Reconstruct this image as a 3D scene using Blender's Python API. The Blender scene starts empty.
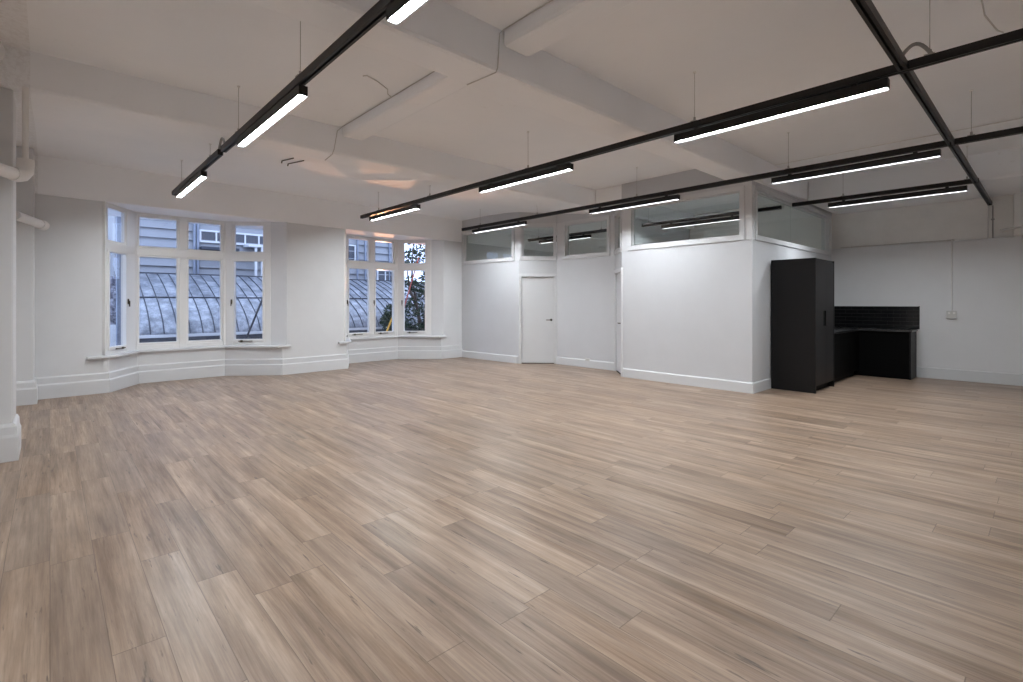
import bpy, bmesh, math, random
from mathutils import Vector
random.seed(7)
C = bpy.context.scene.collection
PI = math.pi

# ------------------------------------------------------------------ helpers
class MB:
    """collects shapes, then links them as ONE mesh object"""
    def __init__(s):
        s.v = []; s.f = []
    def add(s, vs, fs):
        o = len(s.v); s.v += [tuple(p) for p in vs]; s.f += [tuple(i + o for i in q) for q in fs]
        return s
    def box(s, x0, x1, y0, y1, z0, z1):
        return s.add([(x0,y0,z0),(x1,y0,z0),(x1,y1,z0),(x0,y1,z0),(x0,y0,z1),(x1,y0,z1),(x1,y1,z1),(x0,y1,z1)],
              [(0,3,2,1),(4,5,6,7),(0,1,5,4),(1,2,6,5),(2,3,7,6),(3,0,4,7)])
    def obox(s, F, a0, a1, n0, n1, z0, z1):
        """box in a facet frame F = (P, d, n): along d, outward n, up z"""
        (px,py),(dx,dy),(nx,ny) = F
        q = lambda a,n,z: (px+dx*a+nx*n, py+dy*a+ny*n, z)
        return s.add([q(a0,n0,z0),q(a1,n0,z0),q(a1,n1,z0),q(a0,n1,z0),q(a0,n0,z1),q(a1,n0,z1),q(a1,n1,z1),q(a0,n1,z1)],
              [(0,3,2,1),(4,5,6,7),(0,1,5,4),(1,2,6,5),(2,3,7,6),(3,0,4,7)])
    def prism(s, poly, z0, z1):
        n = len(poly)
        return s.add([(x,y,z0) for x,y in poly]+[(x,y,z1) for x,y in poly],
              [tuple(range(n))[::-1], tuple(range(n,2*n))]+[(i,(i+1)%n,(i+1)%n+n,i+n) for i in range(n)])
    def ext_x(s, poly, x0, x1):      # poly in (y, z)
        n = len(poly)
        return s.add([(x0,y,z) for y,z in poly]+[(x1,y,z) for y,z in poly],
              [tuple(range(n))[::-1], tuple(range(n,2*n))]+[(i,(i+1)%n,(i+1)%n+n,i+n) for i in range(n)])
    def ext_y(s, poly, y0, y1):      # poly in (x, z)
        n = len(poly)
        return s.add([(x,y0,z) for x,z in poly]+[(x,y1,z) for x,z in poly],
              [tuple(range(n)), tuple(range(n,2*n))[::-1]]+[(i,i+n,(i+1)%n+n,(i+1)%n) for i in range(n)])
    def tube(s, pts, r, n=10, caps=True):
        P = [Vector(p) for p in pts]; rings = []; up = None
        rr = r if isinstance(r, (list, tuple)) else [r]*len(P)
        for i, p in enumerate(P):
            t = (P[min(i+1,len(P)-1)]-P[max(i-1,0)]).normalized()
            if up is None:
                up = Vector((0,0,1)) if abs(t.z) < .9 else Vector((1,0,0))
            a = t.cross(up).normalized(); b = a.cross(t).normalized(); up = b
            rings.append([p+a*rr[i]*math.cos(2*PI*k/n)+b*rr[i]*math.sin(2*PI*k/n) for k in range(n)])
        vs = [q for r_ in rings for q in r_]; fs = []
        for i in range(len(P)-1):
            for k in range(n):
                fs.append((i*n+k, i*n+(k+1)%n, (i+1)*n+(k+1)%n, (i+1)*n+k))
        if caps:
            fs.append(tuple(range(n))[::-1]); fs.append(tuple(range((len(P)-1)*n, len(P)*n)))
        return s.add(vs, fs)
    def sweep(s, pts, prof, side=1):
        """profile [(offset, z)..] carried along a plan polyline, offset to the given side, mitred"""
        n = len(pts); nor = []
        for i in range(n-1):
            dx,dy = pts[i+1][0]-pts[i][0], pts[i+1][1]-pts[i][1]; L = math.hypot(dx,dy)
            nor.append((dy/L*side, -dx/L*side))
        m = []
        for i in range(n):
            if i == 0: m.append(nor[0])
            elif i == n-1: m.append(nor[-1])
            else:
                a,b = nor[i-1],nor[i]; k = 1+a[0]*b[0]+a[1]*b[1]
                m.append(((a[0]+b[0])/k, (a[1]+b[1])/k))
        k = len(prof)
        vs = [(pts[i][0]+m[i][0]*o, pts[i][1]+m[i][1]*o, z) for i in range(n) for o,z in prof]
        fs = [(i*k+j, i*k+(j+1)%k, (i+1)*k+(j+1)%k, (i+1)*k+j) for i in range(n-1) for j in range(k)]
        fs += [tuple(range(k))[::-1], tuple(range((n-1)*k, n*k))]
        return s.add(vs, fs)
    def ball(s, c, rx, ry, rz, nu=16, nv=10):
        vs=[]; fs=[]
        for j in range(nv+1):
            t=PI*j/nv
            for i in range(nu):
                a=2*PI*i/nu
                vs.append((c[0]+rx*math.sin(t)*math.cos(a), c[1]+ry*math.sin(t)*math.sin(a), c[2]+rz*math.cos(t)))
        for j in range(nv):
            for i in range(nu):
                fs.append((j*nu+i, (j+1)*nu+i, (j+1)*nu+(i+1)%nu, j*nu+(i+1)%nu))
        return s.add(vs, fs)
    def build(s, name, mat, parent=None, bevel=0, smooth=False):
        off = WORLD.get(parent.name, (0,0,0)) if parent else (0,0,0)
        me = bpy.data.meshes.new(name)
        me.from_pydata([(x-off[0],y-off[1],z-off[2]) for x,y,z in s.v], [], s.f)
        me.materials.append(mat)
        bm = bmesh.new(); bm.from_mesh(me)
        bmesh.ops.remove_doubles(bm, verts=bm.verts, dist=1e-6)
        bmesh.ops.recalc_face_normals(bm, faces=bm.faces)
        bm.to_mesh(me); bm.free()
        if smooth:
            for p in me.polygons: p.use_smooth = True
            me.set_sharp_from_angle(angle=math.radians(40))
        o = bpy.data.objects.new(name, me); C.objects.link(o)
        if parent: o.parent = parent
        WORLD[o.name] = off
        if bevel:
            b = o.modifiers.new('bevel','BEVEL'); b.width = bevel; b.segments = 2; b.limit_method = 'ANGLE'
        return o
WORLD = {}
def tag(o, label, cat, group=None, kind=None):
    o['label'] = label; o['category'] = cat
    if group: o['group'] = group
    if kind: o['kind'] = kind
    return o
def thing(name, label, cat, loc=(0,0,0), group=None, kind=None):
    o = bpy.data.objects.new(name, None); C.objects.link(o); o.location = loc
    o.empty_display_size = .1
    WORLD[o.name] = tuple(loc)
    return tag(o, label, cat, group, kind)
def structure(o, label, cat):
    return tag(o, label, cat, None, 'structure')
def copy_tree(o, parent=None):
    c = o.copy(); C.objects.link(c); c.parent = parent
    for ch in list(o.children): copy_tree(ch, c)
    return c
def frame(P, Q):
    """facet frame walking P -> Q, n = left-hand outward side (towards the outside / far side)"""
    dx,dy = Q[0]-P[0], Q[1]-P[1]; L = math.hypot(dx,dy)
    return ((P[0],P[1]), (dx/L,dy/L), (-dy/L,dx/L)), L

# ------------------------------------------------------------------ materials
def mat(name, col, rough=.5, spec=.5, metal=0, emit=None, es=0):
    m = bpy.data.materials.new(name); m.use_nodes = True
    b = m.node_tree.nodes['Principled BSDF']
    b.inputs['Base Color'].default_value = (*col,1); b.inputs['Roughness'].default_value = rough
    b.inputs['Specular IOR Level'].default_value = spec; b.inputs['Metallic'].default_value = metal
    if emit:
        b.inputs['Emission Color'].default_value = (*emit,1); b.inputs['Emission Strength'].default_value = es
    return m
def N(m, t, **kw):
    n = m.node_tree.nodes.new(t)
    for k,v in kw.items(): setattr(n, k, v)
    return n
def L(m, a, b): m.node_tree.links.new(a, b)
def ramp(m, fac, stops):
    r = N(m, 'ShaderNodeValToRGB'); e = r.color_ramp.elements
    while len(e) < len(stops): e.new(.5)
    for i,(p,c) in enumerate(stops):
        e[i].position = p; e[i].color = (*c,1) if len(c)==3 else c
    L(m, fac, r.inputs[0]); return r.outputs[0]
def noise(m, vec, scale, detail=3, rough=.5):
    n = N(m, 'ShaderNodeTexNoise'); n.inputs['Scale'].default_value = scale
    n.inputs['Detail'].default_value = detail; n.inputs['Roughness'].default_value = rough
    if vec is not None: L(m, vec, n.inputs['Vector'])
    return n.outputs['Fac']
def math_(m, op, a, b=None, c=None):
    n = N(m, 'ShaderNodeMath', operation=op)
    for i,x in enumerate((a,b,c)):
        if x is None: continue
        if isinstance(x,(int,float)): n.inputs[i].default_value = x
        else: L(m, x, n.inputs[i])
    return n.outputs[0]
def mix(m, fac, a, b, mode='MIX'):
    n = N(m, 'ShaderNodeMix', data_type='RGBA', blend_type=mode)
    for i,x in ((0,fac),(6,a),(7,b)):
        if isinstance(x,(int,float)): n.inputs[i].default_value = x
        elif isinstance(x,tuple): n.inputs[i].default_value = (*x,1)
        else: L(m, x, n.inputs[i])
    return n.outputs[2]
def bump(m, h, strength=.1, dist=.01):
    b = N(m,'ShaderNodeBump'); b.inputs['Strength'].default_value = strength; b.inputs['Distance'].default_value = dist
    L(m, h, b.inputs['Height']); L(m, b.outputs[0], m.node_tree.nodes['Principled BSDF'].inputs['Normal'])
def bsdf(m): return m.node_tree.nodes['Principled BSDF']
def pos(m): return N(m,'ShaderNodeNewGeometry').outputs['Position']

def paint(name, col, var=.03, rough=.6, bs=.05, scale=3.):
    m = mat(name, col, rough, .3); p = pos(m)
    n = noise(m, p, scale, 5, .6)
    c = ramp(m, n, [(.3, tuple(x*(1-var) for x in col)), (.7, tuple(min(1,x*(1+var)) for x in col))])
    L(m, c, bsdf(m).inputs['Base Color']); bump(m, noise(m, p, 90, 3), bs, .004)
    return m
M = {}
M['wall'] = paint('white_wall_paint', (.575,.585,.605), .015)
M['lining'] = paint('wall_lining_paint', (.70,.705,.72), .015)
M['trim'] = paint('white_gloss_trim', (.635,.645,.66), .01, .4, .02)
M['frame'] = paint('window_frame_paint', (.76,.76,.755), .01, .4, .02)
M['wallwin'] = paint('street_wall_paint', (.655,.665,.68), .02)
M['upper'] = paint('upper_wall_plaster', (.80,.785,.765), .04)
# ceiling: painted rough concrete, worn
m = mat('painted_concrete', (.6,.57,.53), .7, .25); p = pos(m)
c1 = ramp(m, noise(m, p, .9, 6, .6), [(.3,(.86,.875,.90)),(.7,(.90,.91,.93))])
n2 = noise(m, p, 14, 6, .75)
mask = math_(m, 'MULTIPLY', ramp(m, n2, [(.60,(0,0,0)),(.70,(1,1,1))]), ramp(m, noise(m, p, .55, 3), [(.50,(0,0,0)),(.66,(1,1,1))]))
c2 = mix(m, math_(m,'MULTIPLY',mask,.25), c1, (.46,.42,.38))
sx = N(m,'ShaderNodeSeparateXYZ'); L(m, p, sx.inputs[0])
edge = math_(m,'LESS_THAN', sx.outputs[0], -.13)           # mould along the party wall
mould = math_(m,'MULTIPLY', edge, ramp(m, noise(m,p,22,6,.8), [(.45,(.25,.25,.25)),(.6,(1,1,1))]))
c3 = mix(m, math_(m,'MULTIPLY',mould,.22), c2, (.36,.32,.29))
L(m, c3, bsdf(m).inputs['Base Color'])
bump(m, math_(m,'ADD', noise(m,p,2.2,5,.6), math_(m,'MULTIPLY',noise(m,p,40,4,.7),.25)), .25, .02)
M['ceil'] = m
# floor: taupe oak boards running towards the street wall
m = mat('oak_boards', (.4,.3,.22), .4, .19); p = pos(m)
s = N(m,'ShaderNodeSeparateXYZ'); L(m,p,s.inputs[0])
W_, L_ = .18, 1.32
xr = math_(m,'DIVIDE', s.outputs[0], W_); row = math_(m,'FLOOR',xr); fx = math_(m,'FRACT',xr)
wn = N(m,'ShaderNodeTexWhiteNoise', noise_dimensions='1D'); L(m,row,wn.inputs['W'])
yr = math_(m,'ADD', math_(m,'DIVIDE', s.outputs[1], L_), math_(m,'MULTIPLY', wn.outputs['Value'], 7.3))
col_ = math_(m,'FLOOR',yr); fy = math_(m,'FRACT',yr)
cv = N(m,'ShaderNodeCombineXYZ'); L(m,row,cv.inputs[0]); L(m,col_,cv.inputs[1])
wi = N(m,'ShaderNodeTexWhiteNoise', noise_dimensions='2D'); L(m,cv.outputs[0],wi.inputs['Vector'])
rid = wi.outputs['Value']
sep = N(m,'ShaderNodeSeparateColor'); L(m, wi.outputs['Color'], sep.inputs[0])
def gv(kx, ky, kz):
    c = N(m,'ShaderNodeCombineXYZ')
    L(m, math_(m,'MULTIPLY', s.outputs[0], kx), c.inputs[0]); L(m, math_(m,'MULTIPLY', s.outputs[1], ky), c.inputs[1])
    L(m, math_(m,'MULTIPLY', rid, kz), c.inputs[2]); return c.outputs[0]
g1 = noise(m, gv(13,.7,30), 1., 5, .62)         # broad cathedral bands
g2 = noise(m, gv(85,2.6,50), 1., 6, .72)         # fine grain
g3 = noise(m, gv(32,.75,70), 1., 6, .66)          # long dark streaks
base = ramp(m, g1, [(.30,(.165,.112,.078)),(.44,(.27,.194,.14)),(.56,(.34,.252,.188)),(.72,(.455,.352,.272))])
fine = ramp(m, g2, [(.3,(.74,.72,.70)),(.6,(1.05,1.05,1.05))])
cc = mix(m, 1., base, fine, 'MULTIPLY')
strk = ramp(m, g3, [(.53,(0,0,0)),(.68,(1,1,1))])
cc = mix(m, math_(m,'MULTIPLY',strk,.5), cc, (.19,.145,.115))
tone = ramp(m, rid, [(0,(.84,.825,.81)),(.5,(1.0,.98,.96)),(1,(1.10,1.09,1.075))])
cc = mix(m, 1., cc, tone, 'MULTIPLY')
cc = mix(m, math_(m,'MULTIPLY', sep.outputs[1], .18), cc, (.40,.335,.29))   # some boards greyer
crack = ramp(m, noise(m, gv(36,3.4,90), 1., 5, .62), [(.635,(0,0,0)),(.70,(1,1,1))])
cc = mix(m, math_(m,'MULTIPLY',crack,.75), cc, (.085,.066,.056))
blot = noise(m, gv(6,2.2,40), 1., 4, .6)
cc = mix(m, 1., cc, ramp(m, blot, [(.3,(.86,.86,.87)),(.7,(1.09,1.07,1.05))]), 'MULTIPLY')
gx = math_(m,'MINIMUM', fx, math_(m,'SUBTRACT',1.,fx)); gy = math_(m,'MINIMUM', fy, math_(m,'SUBTRACT',1.,fy))
gap = math_(m,'MAXIMUM', math_(m,'LESS_THAN', gx, .008), math_(m,'LESS_THAN', gy, .0016))
cc = mix(m, math_(m,'MULTIPLY',gap,.6), cc, (.09,.065,.05))
L(m, cc, bsdf(m).inputs['Base Color'])
L(m, ramp(m, g2, [(.3,(.38,)*3),(.7,(.30,)*3)]), bsdf(m).inputs['Roughness'])
bump(m, math_(m,'SUBTRACT', math_(m,'MULTIPLY',g2,.3), gap), .12, .003)
M['floor'] = m
M['black'] = paint('black_laminate', (.0042,.0038,.0044), .05, .45, .02)
M['blackfront'] = mat('black_matt_front', (.002,.002,.0022), .6, .07)
M['blackrail'] = paint('black_powder_coat', (.014,.013,.013), .05, .4, .02)
M['slot'] = mat('black_recess', (.004,.004,.004), .7, .2)
M['tile'] = paint('black_gloss_tile', (.010,.010,.011), .2, .16, .01)
M['grout'] = mat('black_grout', (.06,.06,.06), .9, .1)  # tone lifted to stand in for highlights along the tile lines
m = mat('black_stone', (.03,.03,.032), .22, .5); p = pos(m)
L(m, ramp(m, noise(m,p,60,4,.7), [(.4,(.018,.018,.019)),(.75,(.07,.07,.072))]), bsdf(m).inputs['Base Color']); M['stone'] = m
M['steel'] = mat('brushed_steel', (.55,.54,.52), .3, .5, 1)
M['bronze'] = mat('dark_bronze', (.10,.085,.06), .35, .5, 1)
M['led'] = mat('lit_opal_diffuser', (.9,.9,.9), .5, .3, 0, (.905,.958,1.0), 180)
M['wire'] = mat('steel_wire', (.35,.34,.33), .4, .5, .6)
M['flex'] = paint('grey_flex', (.30,.295,.285), .05)
M['cablegrey'] = paint('painted_cable', (.58,.56,.54), .05)
M['pvc'] = paint('white_pvc', (.78,.77,.76), .02, .4)
M['plastic'] = mat('white_plastic', (.56,.56,.55), .35, .5)
def glassm(name, tint, ior, rough=0.):
    m = bpy.data.materials.new(name); m.use_nodes = True; nt = m.node_tree
    nt.nodes.remove(nt.nodes['Principled BSDF']); out = nt.nodes['Material Output']
    t = N(m,'ShaderNodeBsdfTransparent'); t.inputs[0].default_value = (*tint,1)
    g = N(m,'ShaderNodeBsdfGlossy'); g.inputs['Roughness'].default_value = rough
    fr = N(m,'ShaderNodeFresnel'); fr.inputs['IOR'].default_value = ior
    ge = N(m,'ShaderNodeNewGeometry')
    fac = math_(m,'MULTIPLY', fr.outputs[0], math_(m,'SUBTRACT',1.,ge.outputs['Backfacing']))
    mx = N(m,'ShaderNodeMixShader'); L(m,fac,mx.inputs[0]); L(m,t.outputs[0],mx.inputs[1]); L(m,g.outputs[0],mx.inputs[2])
    L(m,mx.outputs[0],out.inputs[0]); return m
M['glass'] = glassm('window_glass', (.95,.96,.97), 1.45)
M['oglass'] = glassm('office_glass', (.90,.93,.91), 1.75)
# outside
M['board'] = paint('pale_blue_weatherboard', (.27,.28,.30), .04, .5)
M['darkwin'] = mat('dark_window_glass', (.03,.035,.05), .15, .6)
m = mat('old_glasshouse_glass', (.5,.55,.62), .3, .6); p = pos(m)
L(m, ramp(m, noise(m,p,3.4,7,.75), [(.36,(.08,.088,.105)),(.5,(.185,.2,.225)),(.64,(.35,.37,.40))]), bsdf(m).inputs['Base Color']); M['ghglass'] = m  # mottle is dirt plus bright patches painted in for sky glare
M['ghmetal'] = paint('dark_glazing_bar', (.05,.055,.07), .2)
M['ghbase'] = paint('dark_brick_base', (.11,.115,.13), .3, .8, .3, 6)
m = mat('rubble_stone', (.3,.3,.33), .9, .2); p = pos(m)
L(m, ramp(m, noise(m,p,9,5,.7), [(.4,(.07,.07,.09)),(.6,(.45,.45,.5))]), bsdf(m).inputs['Base Color']); M['rubble'] = m
M['greypost'] = paint('blue_grey_post', (.22,.25,.31), .15)
M['whiteout'] = paint('white_exterior_paint', (.6,.62,.64), .03)
M['pave'] = paint('grey_yard_concrete', (.25,.26,.28), .15, .8)
M['leaf'] = paint('dark_green_leaf', (.035,.06,.035), .4, .4, .05, 9)
M['bark'] = paint('grey_bark', (.12,.10,.085), .3, .9)
M['red'] = mat('red_pole_paint', (.45,.10,.07), .4); M['yellow'] = mat('yellow_pole_sleeve', (.75,.42,.05), .4)
M['darkpole'] = mat('dark_pole_paint', (.03,.035,.05), .4)
M['roofing'] = paint('grey_roofing', (.30,.31,.33), .1)

# ------------------------------------------------------------------ plan of the room
UL, UR, VF = -.40, 12.10, -1.30
def wv(u): return 10.0+.055*u
B1 = [(.60,wv(.60)),(1.08,10.85),(2.50,10.90),(3.42,wv(3.42))]
B2 = [(4.60,wv(4.60)),(5.02,11.14),(6.43,11.21),(7.28,wv(7.28))]
ZC = 3.66

floor = structure(MB().box(UL-.3,UR+.3,VF-.3,11.6,-.12,0).build('floor', M['floor']), 'taupe oak board floor running across the whole empty room', 'floor')
o = structure(MB().box(UL-.3,UR+.3,VF-.3,7.0,ZC,ZC+.15).build('ceiling', M['ceil']), 'off-white painted concrete ceiling between the beams', 'ceiling')
# strip by the street wall: beam, its flat soffit and the rising strip behind it
poly = [(6.22,ZC+.1),(6.22,3.30),(6.58,3.30),(7.02,3.355),(7.8,3.46),(8.8,3.535),(9.6,3.55),(10.95,3.53),(10.95,ZC+.1)]
o = structure(MB().ext_x(poly, UL-.3, UR+.3).build('ceiling_beam', M['ceil'], None, .035), 'long painted beam nearest the windows, rising into the ceiling strip behind it', 'beam')
o = structure(MB().box(UL-.3,UR+.3,3.10,3.47,3.30,ZC+.1).build('ceiling_beam', M['ceil'], None, .035), 'deep painted beam crossing the middle of the ceiling to the office corner', 'beam')
o = structure(MB().box(UL-.3,UR+.3,-.40,.04,3.30,ZC+.1).build('ceiling_beam', M['ceil'], None, .035), 'painted beam above the near end of the room', 'beam')
o = structure(MB().box(2.76,3.05,.04,3.10,3.52,ZC+.1).build('ceiling_beam', M['ceil'], None, .035), 'shallow painted cross beam with a cable along it, near end', 'beam')
o = structure(MB().box(2.76,3.05,3.47,6.22,3.54,ZC+.1).build('ceiling_beam', M['ceil'], None, .035), 'shallow painted cross beam between the two long beams', 'beam')
o = structure(MB().box(8.02,8.34,3.47,6.22,3.26,ZC+.1).build('ceiling_beam', M['ceil'], None, .035), 'painted beam sitting over the white office partition', 'beam')
o = structure(MB().box(10.35,UR,.04,3.10,3.25,ZC+.1).build('ceiling_beam', M['ceil'], None, .035), 'wide dropped bulkhead above the kitchen wall', 'beam')

# street wall: piers, bulkhead, bays
def inset(B, d=.06):
    pts = []
    F = [frame(B[i],B[i+1])[0] for i in range(3)]
    nn = [f[2] for f in F]
    off = lambda p,n: (p[0]-n[0]*d, p[1]-n[1]*d)
    def mit(p,a,b):
        k = 1+a[0]*b[0]+a[1]*b[1]; return (p[0]-(a[0]+b[0])/k*d, p[1]-(a[1]+b[1])/k*d)
    # first and last meet the wall line
    def meet(f,sgn):
        P = off(f[0],f[2]); dx,dy = f[1]
        k = (wv(P[0])-P[1])/(dy-.055*dx); return (P[0]+dx*k, P[1]+dy*k)
    return [meet(F[0],1), mit(B[1],nn[0],nn[1]), mit(B[2],nn[1],nn[2]), meet(F[2],-1)]
wb = MB()
def pier(u0,u1):
    wb.prism([(u0,wv(u0)),(u1,wv(u1)),(u1,wv(u1)+.28),(u0,wv(u0)+.28)], 0, 2.98)
pier(UL-.3,B1[0][0]); pier(B1[3][0],B2[0][0]); pier(B2[3][0],UR+.3)
bh = MB(); bh.prism([(UL-.3,wv(UL-.3)-.015),(UR+.3,wv(UR+.3)-.015),(UR+.3,11.6),(UL-.3,11.6)], 2.98, 3.75)
for B in (B1,B2):
    IB = inset(B)
    for i in range(3):
        F,l = frame(B[i],B[i+1]); pr = lambda p: (p[0]-B[i][0])*F[1][0]+(p[1]-B[i][1])*F[1][1]
        wb.obox(F, (-.02 if i else pr(IB[0])), (l+.02 if i<2 else pr(IB[3])), -.06, .16, 0, .54)
    for ua,ub in ((B[0][0]-.01,IB[0][0]),(IB[3][0],B[3][0]+.01)):
        wb.prism([(ua,wv(ua)),(ub,wv(ub)),(ub,wv(ub)+.1),(ua,wv(ua)+.1)], 0, .54)
    F,l = frame(B[2],B[3]); wb.obox(F, l*.735, l, -.03, .16, .54, 2.985)
structure(bh.build('wall_back', M['ceil'], None, .015), 'painted concrete bulkhead over both window bays', 'wall')
structure(wb.build('wall_back', M['wallwin']), 'white street wall with the two window bays', 'wall')
structure(MB().box(UL-.3,UL,VF-.3,10.3,0,3.75).build('wall_left', M['upper']), 'white party wall along the left side behind the pillars', 'wall')
structure(MB().box(UL-.3,UR+.3,VF-.3,VF,0,3.75).build('wall_front', M['wall']), 'white wall behind the viewer', 'wall')
structure(MB().box(UR,UR+.3,VF,10.66,2.53,3.75).build('wall_right', M['upper']), 'grey upper part of the right-hand wall above the ledge', 'wall')
structure(MB().box(UR-.045,UR+.3,VF,10.64,0,2.53).build('wall_right', M['lining'], None, .008), 'white lower lining of the right-hand wall up to the ledge', 'wall')
structure(MB().box(UR-.16,UR+.02,-.5,.455,2.535,3.27).build('wall_right', M['upper'], None, .01), 'stub of pilaster above the ledge at the right edge', 'pilaster')

# pillars on the left
def pillar(label, u0,u1,v0,v1,z1):
    t = thing('pillar', label, 'pillar', (0,0,0), None, 'structure')
    MB().box(u0,u1,v0,v1,0,z1).build('shaft', M['trim'], t, .012)
    b = MB()
    b.sweep([(u0,v0),(u1,v0),(u1,v1)], [(0,0),(.035,0),(.035,.21),(.026,.235),(.022,.30),(.010,.325),(0,.33)], 1)
    b.build('plinth', M['trim'], t)
pillar('white square pillar standing nearest at the left edge', UL-.1,-.24,6.28,6.80,3.30)
pillar('slim white pillar in the corner beside the left bay', UL-.1,-.165,9.58,10.02,3.54)
# near wall return whose plinth just shows at the right edge
t = thing('wall_near', 'white wall end whose plinth corner shows at the right edge', 'wall', (0,0,0), None, 'structure')
MB().box(3.135,3.7,VF,.055,0,3.30).build('shaft', M['trim'], t, .01)
MB().sweep([(3.7,.055),(3.135,.055),(3.135,VF)], [(0,0),(.03,0),(.03,.21),(.015,.235),(0,.24)], 1).build('plinth', M['trim'], t)

# ------------------------------------------------------------------ bay windows
BOARD2 = [(0,0),(.034,0),(.034,.195),(.026,.21),(.016,.215),(.016,.30),(.006,.315),(0,.32)]
BOARD1 = [(0,0),(.022,0),(.022,.150),(.012,.165),(0,.17)]
I1, I2 = inset(B1), inset(B2)
path = [(-.165,wv(-.165))]+I1+I2+[(7.865,wv(7.865))]
structure(MB().sweep(path, BOARD2, 1).build('baseboard_back', M['trim']), 'tall white moulded skirting following the window bays', 'skirting')
ZG = (.70,2.21,2.40,2.905)
wn_count = [0]
def bay_window(P,Q,glz,s_end,label,opening,corner=(0,0)):
    wn_count[0] += 1
    F,l = frame(P,Q)
    t = thing('window_%d'%wn_count[0], label, 'window', (P[0],P[1],.58), None, 'structure')
    b = MB(); n0,n1 = -.035,.045
    s0, s1 = 0, s_end
    b.obox(F,s0,s1,n0,n1,.575,.655); b.obox(F,s0,s1,n0-.006,n1,ZG[1]+.03,ZG[2]-.03); b.obox(F,s0,s1,n0,n1,ZG[3]+.03,2.985)
    e = [s0]+[x for g in glz for x in g]+[s1]
    for i in range(0,len(e),2):
        a0 = e[i]-(0 if i==0 else -.032); a1 = e[i+1]+(0 if i+1==len(e)-1 else -.032)
        b.obox(F,a0,a1,n0-.003,n1+.002,.58,2.98)
    for cx_,s_ in zip(corner,(0,l)):
        if cx_:
            b.obox(F,s_-.045,s_+.045,-.045,.06,.58,2.98)
    b.build('window_frame', M['frame'], t, .006)
    for gi,(g0,g1) in enumerate(glz):
        for zi,(za,zb) in enumerate(((ZG[0],ZG[1]),(ZG[2],ZG[3]))):
            sb = MB(); w = .034
            q0,q1 = (n0+.012,n1-.015)
            if zi == 0 and opening[gi]: q0 = n0-.016
            sb.obox(F,g0-w,g0,q0,q1,za-w-.012,zb+w); sb.obox(F,g1,g1+w,q0,q1,za-w-.012,zb+w)
            sb.obox(F,g0,g1,q0,q1,za-w-.012,za); sb.obox(F,g0,g1,q0,q1,zb,zb+w)
            sash = sb.build('sash', M['frame'], t, .004)
            MB().obox(F,g0-.005,g1+.005,.0,.006,za-.005,zb+.005).build('pane', M['glass'], sash)
            if zi == 0 and opening[gi]:
                side = opening[gi]
                hs = g0-.045 if side < 0 else g1+.045
                hb = MB(); hb.obox(F,hs-.012,hs+.012,q0-.016,q0+.004,1.38,1.47); hb.obox(F,hs-.006,hs+.006,q0-.034,q0-.015,1.34,1.44)
                hb.build('handle', M['bronze'], sash, .003)
                st = MB(); c = (g0+g1)/2+.05*side; st.obox(F,c-.13,c+.13,q0-.022,q0+.002,.655,.668); st.obox(F,c+.07*side-.02,c+.07*side+.02,q0-.02,q0+.004,.645,.68)
                st.build('stay', M['bronze'], sash, .002)
    return t
bay_window(B1[0],B1[1],[(.10,.585)],.93,'narrow angled casement at the left end of the left bay',[1],(0,1))
bay_window(B1[1],B1[2],[(.066,.622),(.802,1.335)],1.421,'wide two-light front window of the left bay',[0,0],(0,1))
bay_window(B1[2],B1[3],[(.185,.714)],.86,'angled casement at the right end of the left bay',[-1],(0,0))
bay_window(B2[0],B2[1],[(.20,.70)],.97,'angled casement at the left end of the far bay, seen edge-on',[1],(0,1))
F2,l2 = frame(B2[1],B2[2])
bay_window(B2[1],B2[2],[(.085,.60),(.775,1.275)],l2,'wide two-light front window of the far bay',[-1,-1],(0,1))
bay_window(B2[2],B2[3],[(.178,.706)],.86,'angled casement at the right end of the far bay, with a tree outside',[-1],(0,0))
def sill(B, label, n, horn):
    P0,P1,P2,P3 = B; I = inset(B,.115)
    poly = [(P0[0]-horn,wv(P0[0]-horn)+.02),(P0[0]-horn,wv(P0[0]-horn)-.06),(P0[0]-.02,wv(P0[0])-.075),(I[0][0]+.06,I[0][1]+.03),I[1],I[2],(I[3][0]-.02,wv(I[3][0])-.05),
            (P3[0]+.06,wv(P3[0])-.05),(P3[0]+.06,wv(P3[0])+.02),(P3[0],P3[1]+.05),(P2[0],P2[1]+.05),(P1[0],P1[1]+.05),(P0[0],P0[1]+.05)]
    structure(MB().prism(poly,.535,.58).build('trim_%d'%n, M['trim'], None, .012), label, 'window sill')
sill(B1,'white rounded window sill under the left bay',1,.19)
sill(B2,'white rounded window sill under the far bay',2,.13)

# ------------------------------------------------------------------ office partition
ZS, ZT = 2.465, 3.165
A_ = (7.87,10.45); Bp = (7.97,8.38); Cp = (8.58,7.76); Dp = (8.6,6.16); Ep = (8.0,5.57); Gp = (7.985,3.16); Hp = (UR,3.16)
# n (left of walking) must point into the office: walk from far corner to near corner -> left is +u
def seg(P,Q): return frame(P,Q)
t = thing('wall_office', 'white partition around the glazed offices', 'wall', (0,0,0), None, 'structure')
ow = MB(); TH = .11
for P,Q in ((A_,Bp),(Cp,Dp),(Ep,Gp)):
    F,l = seg(P,Q); ow.obox(F,0,l,0,TH,0,2.385); ow.obox(F,0,l,0,TH,3.235,ZC+.02)
for P,Q in ((Bp,Cp),(Dp,Ep)):
    F,l = seg(P,Q); a = (l-.80)/2
    ow.obox(F,0,a-.0,0,TH,0,2.385); ow.obox(F,l-a,l,0,TH,0,2.385); ow.obox(F,a,l-a,0,TH,2.035,2.385); ow.obox(F,0,l,0,TH,3.235,ZC+.02)
F,l = seg(Gp,Hp); ow.obox(F,TH,l,0,TH,0,2.385); ow.obox(F,TH,l,0,TH,3.235,ZC+.02)
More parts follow.
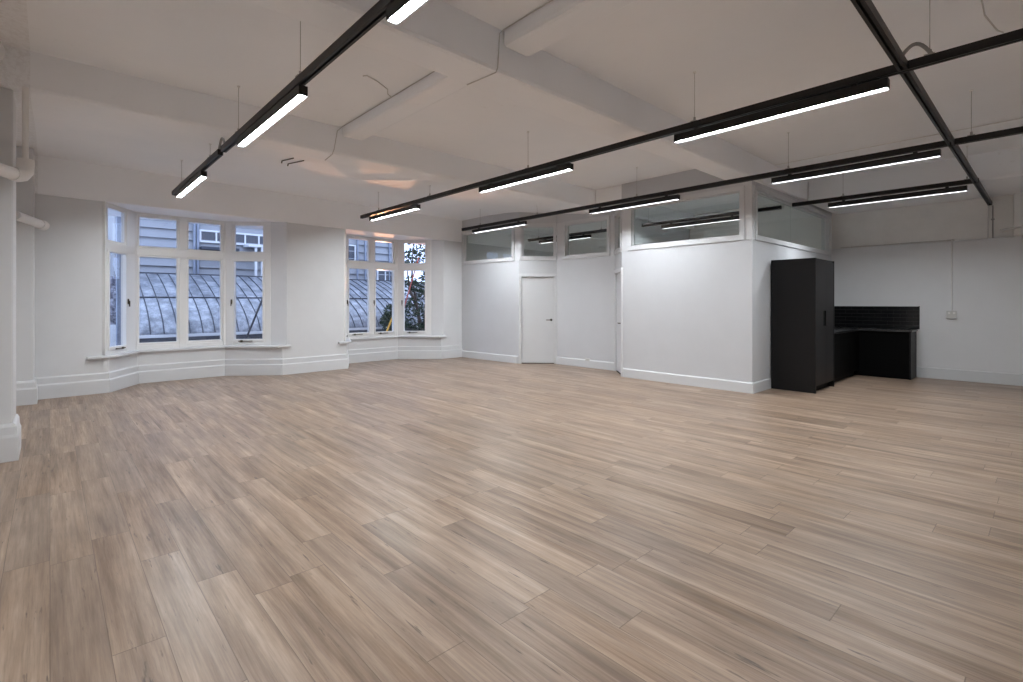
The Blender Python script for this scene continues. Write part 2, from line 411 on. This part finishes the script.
ow.build('lining', M['wall'], t)
# posts of the partition between the glazed lights
pp = MB()
for (x,y) in ((8.0,3.13),):
    pp.box(7.985,8.13,3.16,3.30,2.385,3.298)
pp.prism([(7.87,10.44),(7.985,10.44),(7.985,10.36),(7.875,10.36)],2.385,3.235)
pp.build('corner_post', M['trim'], t, .004)
structure(MB().box(8.72,UR,6.35,6.43,0,ZC).build('wall_between', M['wall']), 'inner wall between the two offices', 'wall')

def office_light(P,Q,s0,s1,label,splits=(),fr=.075):
    wn_count[0] += 1
    F,l = seg(P,Q)
    if s1 < 0: s1 = l+s1
    t = thing('window_%d'%wn_count[0], label, 'window', (P[0],P[1],2.385), None, 'structure')
    b = MB(); n0,n1 = -.022,TH+.015
    b.obox(F,s0-fr,s1+fr,n0,n1,2.385,ZS); b.obox(F,s0-fr,s1+fr,n0,n1,ZT,3.24)
    b.obox(F,s0-fr,s0,n0,n1,ZS,ZT); b.obox(F,s1,s1+fr,n0,n1,ZS,ZT)
    w = .018
    b.obox(F,s0,s1,.03,.08,ZS,ZS+w); b.obox(F,s0,s1,.03,.08,ZT-w,ZT); b.obox(F,s0,s0+w,.03,.08,ZS,ZT); b.obox(F,s1-w,s1,.03,.08,ZS,ZT)
    b.build('window_frame', M['trim'], t, .004)
    e = [s0]+list(splits)+[s1]
    for i in range(len(e)-1):
        MB().obox(F,e[i]+(.004 if i else 0),e[i+1]-(.004 if i<len(e)-2 else 0),.05,.058,ZS,ZT).build('pane', M['oglass'], t)
    return t
office_light(A_,Bp,.12,1.85,'glazed light at the far end of the office wall beside the far bay')
office_light(Bp,Cp,.06,-.06,'glazed light directly above the closed office door',(),.05)
office_light(Cp,Dp,.27,1.41,'glazed light above the recessed wall panel between the two office doors')
office_light(Dp,Ep,.08,-.08,'narrow glazed light above the edge-on office door',(),.05)
office_light(Ep,Gp,.22,2.22,'long glazed light above the wide white office wall')
office_light(Gp,Hp,.165,3.84,'glazed light above the black kitchen cabinets',(1.83,))
# plain strips filling the glazing band beside the lights
fl = MB()
for P,Q,a,b in ((A_,Bp,1.935,2.12),(Cp,Dp,0,.195),(Cp,Dp,1.485,1.58),(Ep,Gp,0,.145),(Gp,Hp,3.915,4.10)):
    F,l = seg(P,Q); fl.obox(F,a,b,0,TH,2.385,3.235)
fl.build('infill', M['trim'], t)
# beam casing across the recess
# doors
dn = [0]
def door(P,Q,label):
    dn[0] += 1
    F,l = seg(P,Q); a = (l-.80)/2
    t = thing('door_%d'%dn[0], label, 'door', (P[0],P[1],0), None, 'structure')
    b = MB(); w=.042
    b.obox(F,a-w,a+.022,-.016,TH+.016,0,2.035+w); b.obox(F,l-a-.022,l-a+w,-.016,TH+.016,0,2.035+w); b.obox(F,a+.022,l-a-.022,-.016,TH+.016,2.005,2.035+w)
    b.build('door_frame', M['trim'], t, .004)
    leaf = MB().obox(F,a+.026,l-a-.026,.030,.070,.018,2.0).build('door_leaf', M['trim'], t, .003)
    hs = l-a-.026-.065
    (px,py),(dx,dy),(nx,ny) = F
    q = lambda s_,n_,z: (px+dx*s_+nx*n_, py+dy*s_+ny*n_, z)
    h = MB(); h.tube([q(hs,.032,1.01),q(hs,.020,1.01)],.027,20); h.build('rose', M['slot'], leaf, 0, True)
    h = MB(); h.tube([q(hs,.022,1.01),q(hs,-.03,1.01),q(hs-.012,-.04,1.01),q(hs-.12,-.04,1.01)],[.010,.010,.010,.009],12); h.build('lever', M['bronze'], leaf, 0, True)
    MB().obox(F,a+.026,l-a-.026,.02,.08,0,.008).build('threshold', M['slot'], t)
door(Bp,Cp,'plain white closed office door with a dark lever, set at an angle')
door(Dp,Ep,'white office door seen almost edge-on at the end of the wide wall')
# skirtings of the partition
def bb(name,pts,label,prof=BOARD1):
    structure(MB().sweep(pts,prof,1).build(name,M['trim']),label,'skirting')
s2 = 2**-.5
k0 = ((.6**2*2)**.5-.80)/2-.042
bb('baseboard_office',[A_,Bp,(Bp[0]+s2*k0,Bp[1]-s2*k0)],'white skirting along the far end of the office wall')
bb('baseboard_office',[(Cp[0]-s2*k0,Cp[1]+s2*k0),Cp,Dp,(Dp[0]-s2*k0,Dp[1]-s2*k0)],'white skirting between the two office doors')
bb('baseboard_office',[(Ep[0]+s2*k0,Ep[1]+s2*k0),Ep,Gp,(8.68,3.16)],'white skirting round the wide office wall to the black cabinet',[(0,0),(.022,0),(.022,.148),(.012,.163),(0,.166)])
bb('baseboard_right',[(UR-.045,1.74),(UR-.045,VF)],'white skirting along the right-hand wall beside the kitchen',[(0,0),(.016,0),(.016,.19),(0,.20)])

# ------------------------------------------------------------------ kitchen
KG = 'black kitchen joinery'
t = thing('tall_cabinet', 'tall matt black cabinet with a cut-out pull, standing against the office wall', 'cabinet', (9.18,2.8,0))
b = MB(); b.box(8.685,8.722,2.488,3.135,0,2.10); b.box(9.638,9.66,2.488,3.105,0,2.10); b.box(8.722,9.638,2.51,3.105,2.076,2.10)
b.box(8.722,9.638,2.53,3.105,.10,.12); b.box(8.722,9.638,3.085,3.105,.1,2.08)
b.build('carcass', M['black'], t, .0015)
MB().box(8.722,9.638,2.57,2.59,0,.10).build('kickboard', M['slot'], t)
# two leaves, the left one with the pull cut into its edge
hx0,hx1,hz0,hz1 = 9.09,9.225,1.03,1.275
b = MB(); x0,x1 = 8.725,9.225
b.box(x0,x1,2.492,2.512,.105,hz0); b.box(x0,x1,2.492,2.512,hz1,2.072); b.box(x0,hx0,2.492,2.512,hz0,hz1)
d1 = b.build('door', M['black'], t)
MB().box(hx0-.004,hx1,2.511,2.53,hz0-.004,hz1+.004).build('handle_recess', M['slot'], d1)
MB().box(9.228,9.635,2.492,2.512,.105,2.072).build('door', M['black'], t, .001)
# benches
ZB = .868
t = thing('base_cabinet', 'black base cabinets beside the tall cabinet against the office wall', 'cabinet', (10.5,2.8,0))
b = MB(); b.box(9.662,11.47,2.565,3.105,.10,ZB); b.build('carcass', M['blackfront'], t)
MB().box(9.662,11.47,2.62,2.64,0,.10).build('kickboard', M['slot'], t)
for x0,x1 in ((9.666,10.262),(10.266,10.862),(10.866,11.465)):
    d = MB().box(x0,x1,2.546,2.564,.105,.70 if x0<10 else ZB-.006).build('door', M['blackfront'], t, .0015)
    if x0 > 10: continue
    kb = MB(); kb.tube([(x0+.06,2.547,.62 if x0<10 else .79),(x0+.06,2.522,.62 if x0<10 else .79)],.011,12); kb.build('knob', M['steel'], d, 0, True)
dr = MB().box(9.666,10.262,2.546,2.564,.704,ZB-.006).build('drawer', M['blackfront'], t, .0015)
for kx in (9.74,):
    kb = MB(); kb.tube([(kx,2.547,.79),(kx,2.517,.79)],.012,12); kb.build('knob', M['steel'], dr, 0, True)
t = thing('base_cabinet', 'black base cabinets with a plain end panel along the right-hand wall', 'cabinet', (11.8,2.3,0))
b = MB(); b.box(11.53,UR-.048,1.782,3.105,.0,ZB); b.build('carcass', M['blackfront'], t)
MB().box(11.50,UR-.048,1.755,1.778,0,ZB).build('end_panel', M['black'], t, .0015)
for y0,y1 in ((1.782,2.545),):
    MB().box(11.51,11.529,y0,y1,.02,ZB-.004).build('door', M['blackfront'], t, .0015)
wt = MB().prism([(9.662,3.105),(9.662,2.53),(11.47,2.53),(11.47,1.735),(UR-.048,1.735),(UR-.048,3.105)],ZB,.902).build('worktop', M['stone'], None, .003)
tag(wt, 'L-shaped speckled black stone worktop on the base cabinets', 'worktop')
t = thing('splashback', 'black brick-bond tiled splashback on the wall behind the worktop', 'splashback', (UR,2.4,.9))
MB().box(UR-.052,UR-.046,1.72,3.105,.903,1.335).build('grout_bed', M['grout'], t)
MB().box(9.662,UR-.052,3.112,3.124,.903,1.335).build('grout_bed', M['grout'], t)
tb = MB(); rows = 6; rh = (1.335-.903)/rows
for r in range(rows):
    y = 3.10+(.1 if r%2 else 0)
    while y > 1.72:
        a,c = max(y-.2+.004,1.722), min(y,3.098)
        if c-a > .01: tb.box(UR-.060,UR-.051,a,c,.905+r*rh,.905+(r+1)*rh-.005)
        y -= .2
    x = 9.664-(.1 if r%2 else 0)
    while x < UR-.06:
        a,c = max(x,9.664), min(x+.196,UR-.062)
        if c-a > .01: tb.box(a,c,3.106,3.113,.905+r*rh,.905+(r+1)*rh-.005)
        x += .2
tb.build('tiles', M['tile'], t, .0015)
MB().box(UR-.062,UR-.046,1.708,1.721,.903,1.342).build('edge_trim', M['black'], t)

# ------------------------------------------------------------------ services
t = thing('power_socket', 'white double socket on the right-hand wall below its conduit', 'socket', (UR-.045,1.25,1.18))
MB().box(UR-.082,UR-.045,1.182,1.318,1.125,1.255).build('back_box', M['plastic'], t, .006)
MB().box(UR-.092,UR-.082,1.178,1.322,1.121,1.259).build('face_plate', M['plastic'], t, .003)
for y in (1.215,1.285): MB().box(UR-.097,UR-.092,y-.016,y+.016,1.20,1.235).build('rocker_switch', M['pvc'], t, .002)
t2 = MB(); t2.tube([(UR-.054,1.25,1.256),(UR-.054,1.25,2.50),(UR-.054,1.25,2.545),(UR-.01,1.25,2.56)],.009,10)
tag(t2.build('conduit', M['pvc'], None, 0, True), 'thin white conduit dropping from the ledge to the wall socket', 'conduit')
t2 = MB(); t2.tube([(UR-.03,1.30,2.545),(UR-.02,1.9,2.548),(UR-.03,2.5,2.541),(UR-.02,3.0,2.545)],.008,8); t2.box(UR-.045,UR-.005,1.22,1.32,2.531,2.556)
tag(t2.build('cable', M['cablegrey'], None, 0, True), 'dark cable lying along the ledge towards the offices', 'cable')
for i,(v,lab) in enumerate(((.775,'left one of the pair of thin conduits below the end of the cross rail'),(.715,'right one of the pair of thin conduits below the end of the cross rail'))):
    q = MB(); q.tube([(UR-.02,v,3.10),(UR-.02,v,2.531)],.013 if i==0 else .010,10); q.box(UR-.034,UR-.001,v-.022,v+.022,2.85,2.87)
    tag(q.build('conduit', M['pvc'] if i==0 else M['flex'], None, 0, True), lab, 'conduit', 'conduits below the cross rail')
q = MB(); q.tube([(UR-.001,.60,2.66),(UR-.06,.575,2.66),(11.55,.18,2.66)],.016,12); q.tube([(UR-.03,.588,2.66),(UR-.001,.6,2.66)],.03,12)
tag(q.build('pipe', M['pvc'], None, 0, True), 'short white pipe leaving the wall above the ledge at the right edge', 'pipe')
t = thing('power_socket', 'small white socket low on the skirting between the office doors', 'socket', (8.6,6.85,.15))
MB().box(8.560,8.579,6.79,6.91,.145,.195).build('face_plate', M['plastic'], t, .003)
MB().box(8.556,8.560,6.80,6.90,.150,.158).build('slot', M['cablegrey'], t)
# pipes on the left
t = thing('pipe', 'fat white pipe with an elbow crossing the front of the nearest pillar', 'pipe', (-.2,6.2,2.5))
q = MB(); q.tube([(-.385,5.775,2.505),(-.235,6.02,2.505)],.052,18); q.build('run', M['pvc'], t, 0, True)
q = MB()
e0 = Vector((-.235,6.02,2.505)); dr_ = Vector((.52,.855,0)).normalized()
q.tube([e0, e0+dr_*.05, e0+dr_*.10+Vector((0,0,.015)), e0+dr_*.135+Vector((0,0,.05)), e0+dr_*.145+Vector((0,0,.10)), e0+dr_*.145+Vector((0,0,.16))],.06,18)
q.build('elbow', M['pvc'], t, 0, True)
q = MB(); e1 = e0+dr_*.145; q.tube([e1+Vector((0,0,.15)), e1+Vector((0,0,.794))],.022,16); q.build('riser', M['pvc'], t, 0, True)
t = thing('pipe', 'white pipe stub with an open socket beside the slim pillar', 'pipe', (-.1,9.8,2.52))
q = MB(); q.tube([(-.335,9.12,2.54),(-.09,9.80,2.52)],.06,18); q.build('run', M['pvc'], t, 0, True)
q = MB(); q.tube([(-.115,9.74,2.52),(-.07,9.86,2.515)],.072,18); q.build('socket_end', M['pvc'], t, 0, True)
t = thing('wall_fitting', 'rounded white wall fitting just showing at the top left edge', 'wall fitting', (-.4,4.2,2.9))
MB().ball((-.312,4.22,2.89),.118,.13,.098).build('dome', M['plastic'], t, 0, True)
MB().box(-.40,-.36,4.14,4.30,2.82,2.96).build('base_plate', M['plastic'], t, .01)

# cables on the ceiling
def cable(pts,r,label,mt='cablegrey'):
    q = MB(); q.tube(pts,r,8); return tag(q.build('cable', M[mt], None, 0, True), label, 'cable')
cable([(2.745,.06,ZC-.008),(2.745,3.07,ZC-.008),(2.72,3.09,3.62),(2.70,3.093,3.33),(2.69,3.105,3.293),(2.66,3.45,3.293)],.0048,'thin cable along the near cross beam, dropping over the middle beam')
cable([(2.745,3.48,ZC-.008),(2.745,6.18,ZC-.008),(2.70,6.21,3.60),(2.66,6.213,3.36),(2.64,6.225,3.293),(2.68,6.55,3.293)],.0048,'thin cable along the far cross beam, dropping over the beam by the windows')
cable([(2.73,4.9,ZC-.008),(2.66,4.84,ZC-.02),(2.61,4.75,ZC-.012),(2.45,4.66,ZC-.008),(2.30,4.60,ZC-.012),(2.26,4.60,ZC-.03)],.0048,'loose curl of cable branching off the far cross beam')
cable([(8.70,.06,ZC-.008),(8.70,3.09,ZC-.008)],.007,'straight thin conduit on the ceiling above the kitchen end','pvc')
for u_,va,vb,w_ in ((2.37,6.83,7.29,'left one of two short dark rods fixed under the ceiling strip by the left rail'),(2.52,6.87,7.49,'right one of two short dark rods fixed under the ceiling strip by the left rail')):
    zz = lambda v_: (3.30+.055*(v_-6.58)/.44 if v_ < 7.02 else 3.355+.105*(v_-7.02)/.78)-.012
    q = MB(); q.tube([(u_,vb,zz(vb)-.03),(u_,vb-.02,zz(vb-.02)),(u_,7.02,zz(7.02)),(u_,va,zz(va))],.008,8)
    tag(q.build('rod', M['bronze'], None, 0, True), w_, 'rod', 'short rods under the ceiling strip')
cable([(4.66,.36,ZC+.002),(4.62,.34,3.52),(4.56,.32,3.40),(4.58,.31,3.32),(4.60,.25,3.20),(4.60,.22,3.174)],.0048,'thin loose cable dropping from the ceiling to the long middle rail')

# ------------------------------------------------------------------ rails
RZ0, RZ1 = 3.11, 3.172
def rail(label, axis, c, a0, a1, wires, group=None):
    t = thing('lighting_rail', label, 'lighting rail', (c,a0,RZ0) if axis=='y' else (a0,c,RZ0), 'black lighting rails')
    w = .028
    prof = [(c-w,RZ0),(c-.009,RZ0),(c-.009,RZ0+.03),(c+.009,RZ0+.03),(c+.009,RZ0),(c+w,RZ0),(c+w,RZ1),(c-w,RZ1)]
    b = MB()
    (b.ext_y if axis=='y' else b.ext_x)(prof, a0+.006, a1-.006); b.build('channel', M['blackrail'], t)
    for a in (a0,a1-.006):
        e = MB()
        if axis=='y': e.box(c-w-.001,c+w+.001,a,a+.006,RZ0-.001,RZ1+.001)
        else: e.box(a,a+.006,c-w-.001,c+w+.001,RZ0-.001,RZ1+.001)
        e.build('end_cap', M['blackrail'], t)
    for a,zt in wires:
        x,y = (c,a) if axis=='y' else (a,c)
        q = MB(); q.tube([(x,y,RZ1+.03),(x,y,zt)],.0022,6); wi_ = q.build('suspension_wire', M['wire'], t)
        q = MB(); q.tube([(x,y,RZ1),(x,y,RZ1+.045)],.011,10); q.box(x-.03,x+.03,y-.03,y+.03,RZ1,RZ1+.008); q.build('wire_grip', M['wire'], wi_)
        q = MB(); q.tube([(x,y,zt-.012),(x,y,zt)],.016,10); q.build('ceiling_cup', M['pvc'], wi_)
    return t
UA,UB,UC,UD,VE = 1.445,4.635,7.19,9.69,.75
zc = ZC
rail('left rail, far section ending by the left bay','y',UA,6.52,9.47,[(8.83,3.537),(7.02,3.356)])
rail('left rail, long section running overhead out of the picture','y',UA,-1.1,6.38,[(5.76,zc),(4.01,zc),(1.4,zc)])
rail('long middle rail ending near the far bay','y',UB,-1.1,9.50,[(8.78,3.534),(7.02,3.356),(4.70,zc),(2.38,zc),(.60,zc)])
rail('long rail running past the front of the offices','y',UC,-1.1,9.50,[(8.84,3.538),(7.03,3.356),(4.71,zc),(2.38,zc),(.59,zc)])
rail('short rail above the kitchen','y',UD,.715,3.14,[(2.37,zc),(.84,zc)])
UO = 9.78
rail('rail inside the office behind the long glazing','y',UO,3.36,6.26,[(6.1,zc),(3.9,zc)])
rail('rail inside the far office behind the glazing above the door','y',UO,6.50,9.9,[(9.5,3.55),(7.4,3.40)])
rail('cross rail section nearest the viewer, left of the long middle rail','x',VE,UA+.034,UB-.034,[])
rail('cross rail section between the two longest rails','x',VE,UB+.034,UC-.034,[])
rail('cross rail section between the long office rail and the short kitchen rail','x',VE,UC+.034,UD-.034,[])
rail('last cross rail section, running to the right-hand wall','x',VE,UD+.034,UR-.005,[])
def arc(p0,p1,h,n=10):
    return [tuple(p0[k]+(p1[k]-p0[k])*i/n + (h*math.sin(PI*i/n) if k==2 else 0) for k in range(3)) for i in range(n+1)]
q = MB(); q.tube(arc((UA,6.32,RZ1+.010),(UA,6.58,RZ1+.010),.10),.013,10)
tag(q.build('flexible_conduit', M['flex'], None, 0, True), 'grey flexible loop bridging the gap in the left rail', 'conduit')
q = MB(); q.tube(arc((UB-.10,VE-.0,RZ1+.010),(UB,VE-.16,RZ1+.010),.085),.013,10)
tag(q.build('flexible_conduit', M['flex'], None, 0, True), 'grey flexible loop at the crossing of the middle rail', 'conduit')

# ------------------------------------------------------------------ lights
LZ0, LZ1, LH = 3.012, 3.087, .872
def make_light():
    t = thing('linear_light', '', 'linear light', (0,0,0), 'black linear lights under the rails')
    w = .034; b = MB()
    prof = [(-w,0),(-w+.003,0),(-w+.003,.0205),(w-.003,.0205),(w-.003,0),(w,0),(w,.076),(-w,.076)]
    b.ext_y(prof,-LH+.004,LH-.004); b.build('housing', M['blackrail'], t)
    MB().box(-w+.004,w-.004,-LH+.0045,LH-.0045,.0155,.0195).build('diffuser', M['led'], t)
    for s_ in (-1,1):
        y = s_*(LH-.002); MB().box(-w-.0005,w+.0005,y-.002,y+.002,-.0005,.0765).build('end_cap', M['blackrail'], t)
        y = s_*(LH-.22); MB().box(-.014,.014,y-.02,y+.02,.076,.0975).build('rail_clip', M['blackrail'], t)
    return t
proto = make_light()
lights = [(UA,8.23,'lit black linear light at the far end of the left rail, before the left bay'),
 (UA,4.82,'lit black linear light in the middle of the left rail'),
 (UA,1.71,'lit black linear light on the left rail, cut by the top of the picture'),
 (UB,8.23,'lit black linear light at the far end of the long middle rail'),
 (UB,4.82,'lit black linear light halfway along the long middle rail'),
 (UB,1.71,'large lit black linear light on the middle rail next to the cross rail'),
 (UC,8.23,'lit black linear light in front of the glazed light by the far bay'),
 (UC,4.82,'lit black linear light in front of the long office glazing'),
 (UC,1.71,'lit black linear light on the office rail next to the cross rail'),
 (UD,1.71,'lit black linear light under the short kitchen rail'),
 (UO,4.90,'lit black linear light inside the office, seen through the long glazing'),
 (UO,8.60,'lit black linear light inside the far office, seen through the glazing above the door')]
for i,(u,v,lab) in enumerate(lights):
    o = proto if i == 0 else copy_tree(proto)
    o.location = (u,v,LZ0); o['label'] = lab

# ------------------------------------------------------------------ outside
structure(MB().box(-14,24,11.3,40,-.62,-.5).build('ground', M['pave']), 'grey yard outside the windows', 'yard')
t = thing('glasshouse', 'old lean-to glasshouse with a curved glazed roof outside the bays', 'glasshouse', (5.5,14.5,-.5))
v1,v2,z1,z2 = 13.5,16.5,.70,2.20
GC = [(13.50,.70),(13.56,.80),(13.70,.97),(13.95,1.17),(14.35,1.40),(14.8,1.60),(15.3,1.81),(15.9,2.02),(16.5,2.20)]
def gcurve(k,off=0):       # k 0..1 eave to ridge
    x = k*(len(GC)-1); i = min(int(x),len(GC)-2); t_ = x-i
    return (GC[i][0]*(1-t_)+GC[i+1][0]*t_-off*.6, GC[i][1]*(1-t_)+GC[i+1][1]*t_+off)
K = 16; gu0,gu1 = 1.38,11.9
poly = [gcurve(i/K) for i in range(K+1)]+[(y,z-.03) for y,z in [gcurve(i/K) for i in range(K,-1,-1)]]
MB().ext_x(poly,gu0,gu1).build('glazing', M['ghglass'], t, 0, True)
n = int((gu1-gu0)/.245)
for i in range(n+1):
    u = gu0+(gu1-gu0)*i/n
    MB().tube([(u,)+gcurve(k/K,.012) for k in range(K+1)],.011,6).build('glazing_bar', M['ghmetal'], t)
for k,nm in ((.58,'purlin'),(1.0,'ridge_bar')):
    y,z = gcurve(k,.012); MB().box(gu0,gu1,y-.014,y+.014,z-.014,z+.014).build(nm, M['ghmetal'], t)
MB().box(gu0,gu1,v1-.08,v1+.01,z1-.07,z1-.01).build('gutter', M['whiteout'], t)
MB().box(gu0,gu1,v1,v1+.2,-.5,z1-.06).build('base_wall', M['ghbase'], t)
MB().box(gu0,gu1,v2-.02,v2+.15,-.5,z2).build('back_wall', M['ghbase'], t)
# house
t = thing('house', 'pale blue weatherboard house behind the glasshouse', 'house', (5,18,-.5))
hv = 17.4; b = MB(); z = -.5
hx0,hx1 = 1.30,10.2
while z < 4.3:
    b.ext_x([(hv-.02,z),(hv+.06,z+.285),(hv+.12,z+.285),(hv+.12,z)],hx0,hx1); z += .27
b.build('weatherboards', M['board'], t)
MB().box(hx0+.02,hx1-.02,hv+.13,hv+5,-.5,4.4).build('walls', M['board'], t)
MB().ext_x([(hv-.3,4.38),(hv-.3,4.46),(hv+2.5,5.6),(hv+5.4,4.46),(hv+5.4,4.38)],hx0-.3,hx1+.3).build('roof', M['roofing'], t)
def hwin(x0,x1,z0,z1,mull=1):
    w = MB(); f_ = .05
    w.box(x0-f_,x1+f_,hv-.05,hv+.06,z0-f_,z0); w.box(x0-f_,x1+f_,hv-.05,hv+.06,z1,z1+f_); w.box(x0-f_,x0,hv-.05,hv+.06,z0,z1); w.box(x1,x1+f_,hv-.05,hv+.06,z0,z1)
    for i in range(mull):
        x = x0+(x1-x0)*(i+1)/(mull+1); w.box(x-.02,x+.02,hv-.04,hv+.05,z0,z1)
    o_ = w.build('window', M['whiteout'], t)
    MB().box(x0,x1,hv-.012,hv+.05,z0,z1).build('pane', M['darkwin'], o_)
hwin(3.34,5.35,3.28,3.56,4); hwin(7.85,8.20,2.90,3.48,0); hwin(9.15,9.75,2.2,2.62,1)
for x in (3.16,3.25,8.30,6.4):
    q = MB(); q.tube([(x,hv-.07,-.5),(x,hv-.07,4.4)],.035,10); q.build('downpipe', M['greypost'], t, 0, True)
q = MB(); q.box(3.3,4.3,hv-.35,hv,3.0,3.08); q.build('canopy_shadow', M['ghmetal'], t)  # dark slab standing in for the shadow strip of a canopy
for x in (8.62,9.62):
    MB().box(x-.02,x+.02,hv-.05,hv,-.5,4.3).build('cover_strip', M['greypost'], t)
q = MB(); q.ext_x([(hv-.6,3.14),(hv-.6,3.20),(hv,3.27),(hv,3.16)],4.5,5.6); q.build('porch_roof', M['whiteout'], t)
for x in (4.72,4.90,5.08):
    MB().box(x-.03,x+.03,hv-.56,hv-.48,-.5,3.15).build('porch_post', M['whiteout'], t)
# left view
tag(MB().box(.93,1.13,12.05,12.22,-.5,4.6).build('post', M['greypost'], None, .01), 'blue-grey square post outside the narrow left casement', 'post')
t = thing('garden_wall', 'rough stone garden wall beyond the grey post', 'wall', (.3,16,-.5))
MB().box(-3.2,1.22,15.6,16.0,-.5,2.05).build('stonework', M['rubble'], t)
MB().box(-3.3,1.24,14.5,14.7,-.5,.9).build('rendered_plinth', M['whiteout'], t)
t = thing('shed', 'white gabled shed beyond the stone wall', 'shed', (-.5,20,-.5))
MB().box(-3.4,.6,20,23,-.5,3.0).build('walls', M['whiteout'], t)
MB().ext_y([(-3.6,3.0),(.8,3.0),(-1.4,4.6)],19.8,23.2).build('roof', M['roofing'], t)
MB().box(-.7,.0,19.95,20.02,1.2,2.4).build('window', M['darkwin'], t)
# poles
tag(MB().tube([(6.80,12.5,-.50),(7.87,12.5,2.72)],.018,8).build('pole', M['red'], None, 0, True), 'thin red slanting pole outside the right casement of the far bay', 'pole')
tag(MB().tube([(6.35,12.55,-.50),(7.06,12.55,1.02)],.026,8).build('pole', M['yellow'], None, 0, True), 'short yellow slanting pole at the foot of the far bay window', 'pole')
tag(MB().tube([(2.83,12.3,-.48),(3.90,12.3,2.33)],.022,8).build('pole', M['darkpole'], None, 0, True), 'dark slanting pole outside the right casement of the left bay', 'pole')
# tree and shrub
def foliage(parent, blobs, n, size):
    q = MB()
    for _ in range(n):
        c,r = random.choices(blobs, [b_[1]**2 for b_ in blobs])[0]
        d = Vector((random.gauss(0,1),random.gauss(0,1),random.gauss(0,1))).normalized()*r*(random.random()**.4)
        p_ = Vector(c)+d
        a = Vector((random.gauss(0,1),random.gauss(0,1),random.gauss(0,.6))).normalized(); b_ = a.cross(Vector((random.gauss(0,1),random.gauss(0,1),random.gauss(0,1)))).normalized()
        s_ = size*random.uniform(.6,1.3); up = a.cross(b_)*s_*.15
        q.add([p_-a*s_, p_+b_*s_*.42+up, p_+a*s_, p_-b_*s_*.42+up],[(0,1,2),(0,2,3)])
    return q.build('foliage', M['leaf'], parent)
t = thing('tree', 'dark evergreen tree outside the right casement of the far bay', 'tree', (8.35,13.1,-.5))
q = MB(); q.tube([(8.45,13.1,-.5),(8.35,13.1,.5),(8.12,13.0,1.3),(7.95,13.0,2.2),(8.0,13.0,3.4)],[.07,.06,.045,.03,.012],8); q.build('trunk', M['bark'], t, 0, True)
for e in (((8.35,13.1,.5),(8.6,13.1,1.3),(8.75,13.0,2.4)),((8.12,13.0,1.3),(7.85,12.95,1.8),(7.75,12.95,2.4))):
    MB().tube(e,[.055,.04,.015],7).build('branch', M['bark'], t, 0, True)
foliage(t,[((7.86,13,1.95),.30),((8.4,13.1,1.85),.42),((7.95,13,1.3),.34),((8.5,13,1.1),.38),((7.85,13,.75),.28),((8.3,13,.6),.3),((8.0,13.1,2.75),.30),((8.5,13.1,3.0),.45),((7.9,13,3.5),.35),((8.9,13.2,2.2),.5)],2600,.065)
t = thing('shrub', 'rounded dark shrub beside the yellow sleeved pole', 'shrub', (7.3,13.1,-.5))
MB().tube([(7.3,13.1,-.5),(7.28,13.1,.9)],[.05,.02],7).build('stem', M['bark'], t, 0, True)
foliage(t,[((7.25,13.1,.85),.27),((7.30,13.1,1.15),.22),((7.35,13.1,.5),.2)],700,.06)

# ------------------------------------------------------------------ light outside
w = bpy.data.worlds.new('dusk_sky'); bpy.context.scene.world = w; w.use_nodes = True
bg = w.node_tree.nodes['Background']; bg.inputs[0].default_value = (.56,.69,1.0,1); bg.inputs[1].default_value = 3.5
def lamp(name, kind, loc, tgt, energy, col, **kw):
    d = bpy.data.lights.new(name, kind); d.energy = energy; d.color = col
    for k,v in kw.items(): setattr(d,k,v)
    o = bpy.data.objects.new(name, d); C.objects.link(o); o.location = loc
    o.rotation_euler = (Vector(tgt)-Vector(loc)).to_track_quat('-Z','Y').to_euler()
    return o
# added warm spot, no fixture, throwing window-shaped patches up on to the ceiling strip
lamp('warm_patch_spot','SPOT',(8.0,15.0,1.95),(5.3,10.4,3.9),950,(1.0,.47,.24),spot_size=math.radians(48),shadow_soft_size=.05,spot_blend=.15)

# ------------------------------------------------------------------ camera
cam = bpy.data.cameras.new('camera'); co = bpy.data.objects.new('camera', cam); C.objects.link(co)
co.location = (0,0,1.40); co.rotation_euler = (PI/2,0,-math.radians(42.707))
cam.sensor_width = 36; cam.lens = 36*500/1023; cam.shift_y = -38/1023; cam.clip_start = .02
sc = bpy.context.scene; sc.camera = co
vs = sc.view_settings; vs.view_transform = 'Standard'; vs.look = 'None'; vs.exposure = 0; vs.gamma = 1; vs.use_curve_mapping = False
cy = sc.cycles; cy.use_denoising = True; cy.denoiser = 'OPENIMAGEDENOISE'
cy.max_bounces = 10; cy.diffuse_bounces = 6; cy.glossy_bounces = 4; cy.transparent_max_bounces = 24
cy.sample_clamp_indirect = 8; cy.caustics_reflective = False; cy.caustics_refractive = False
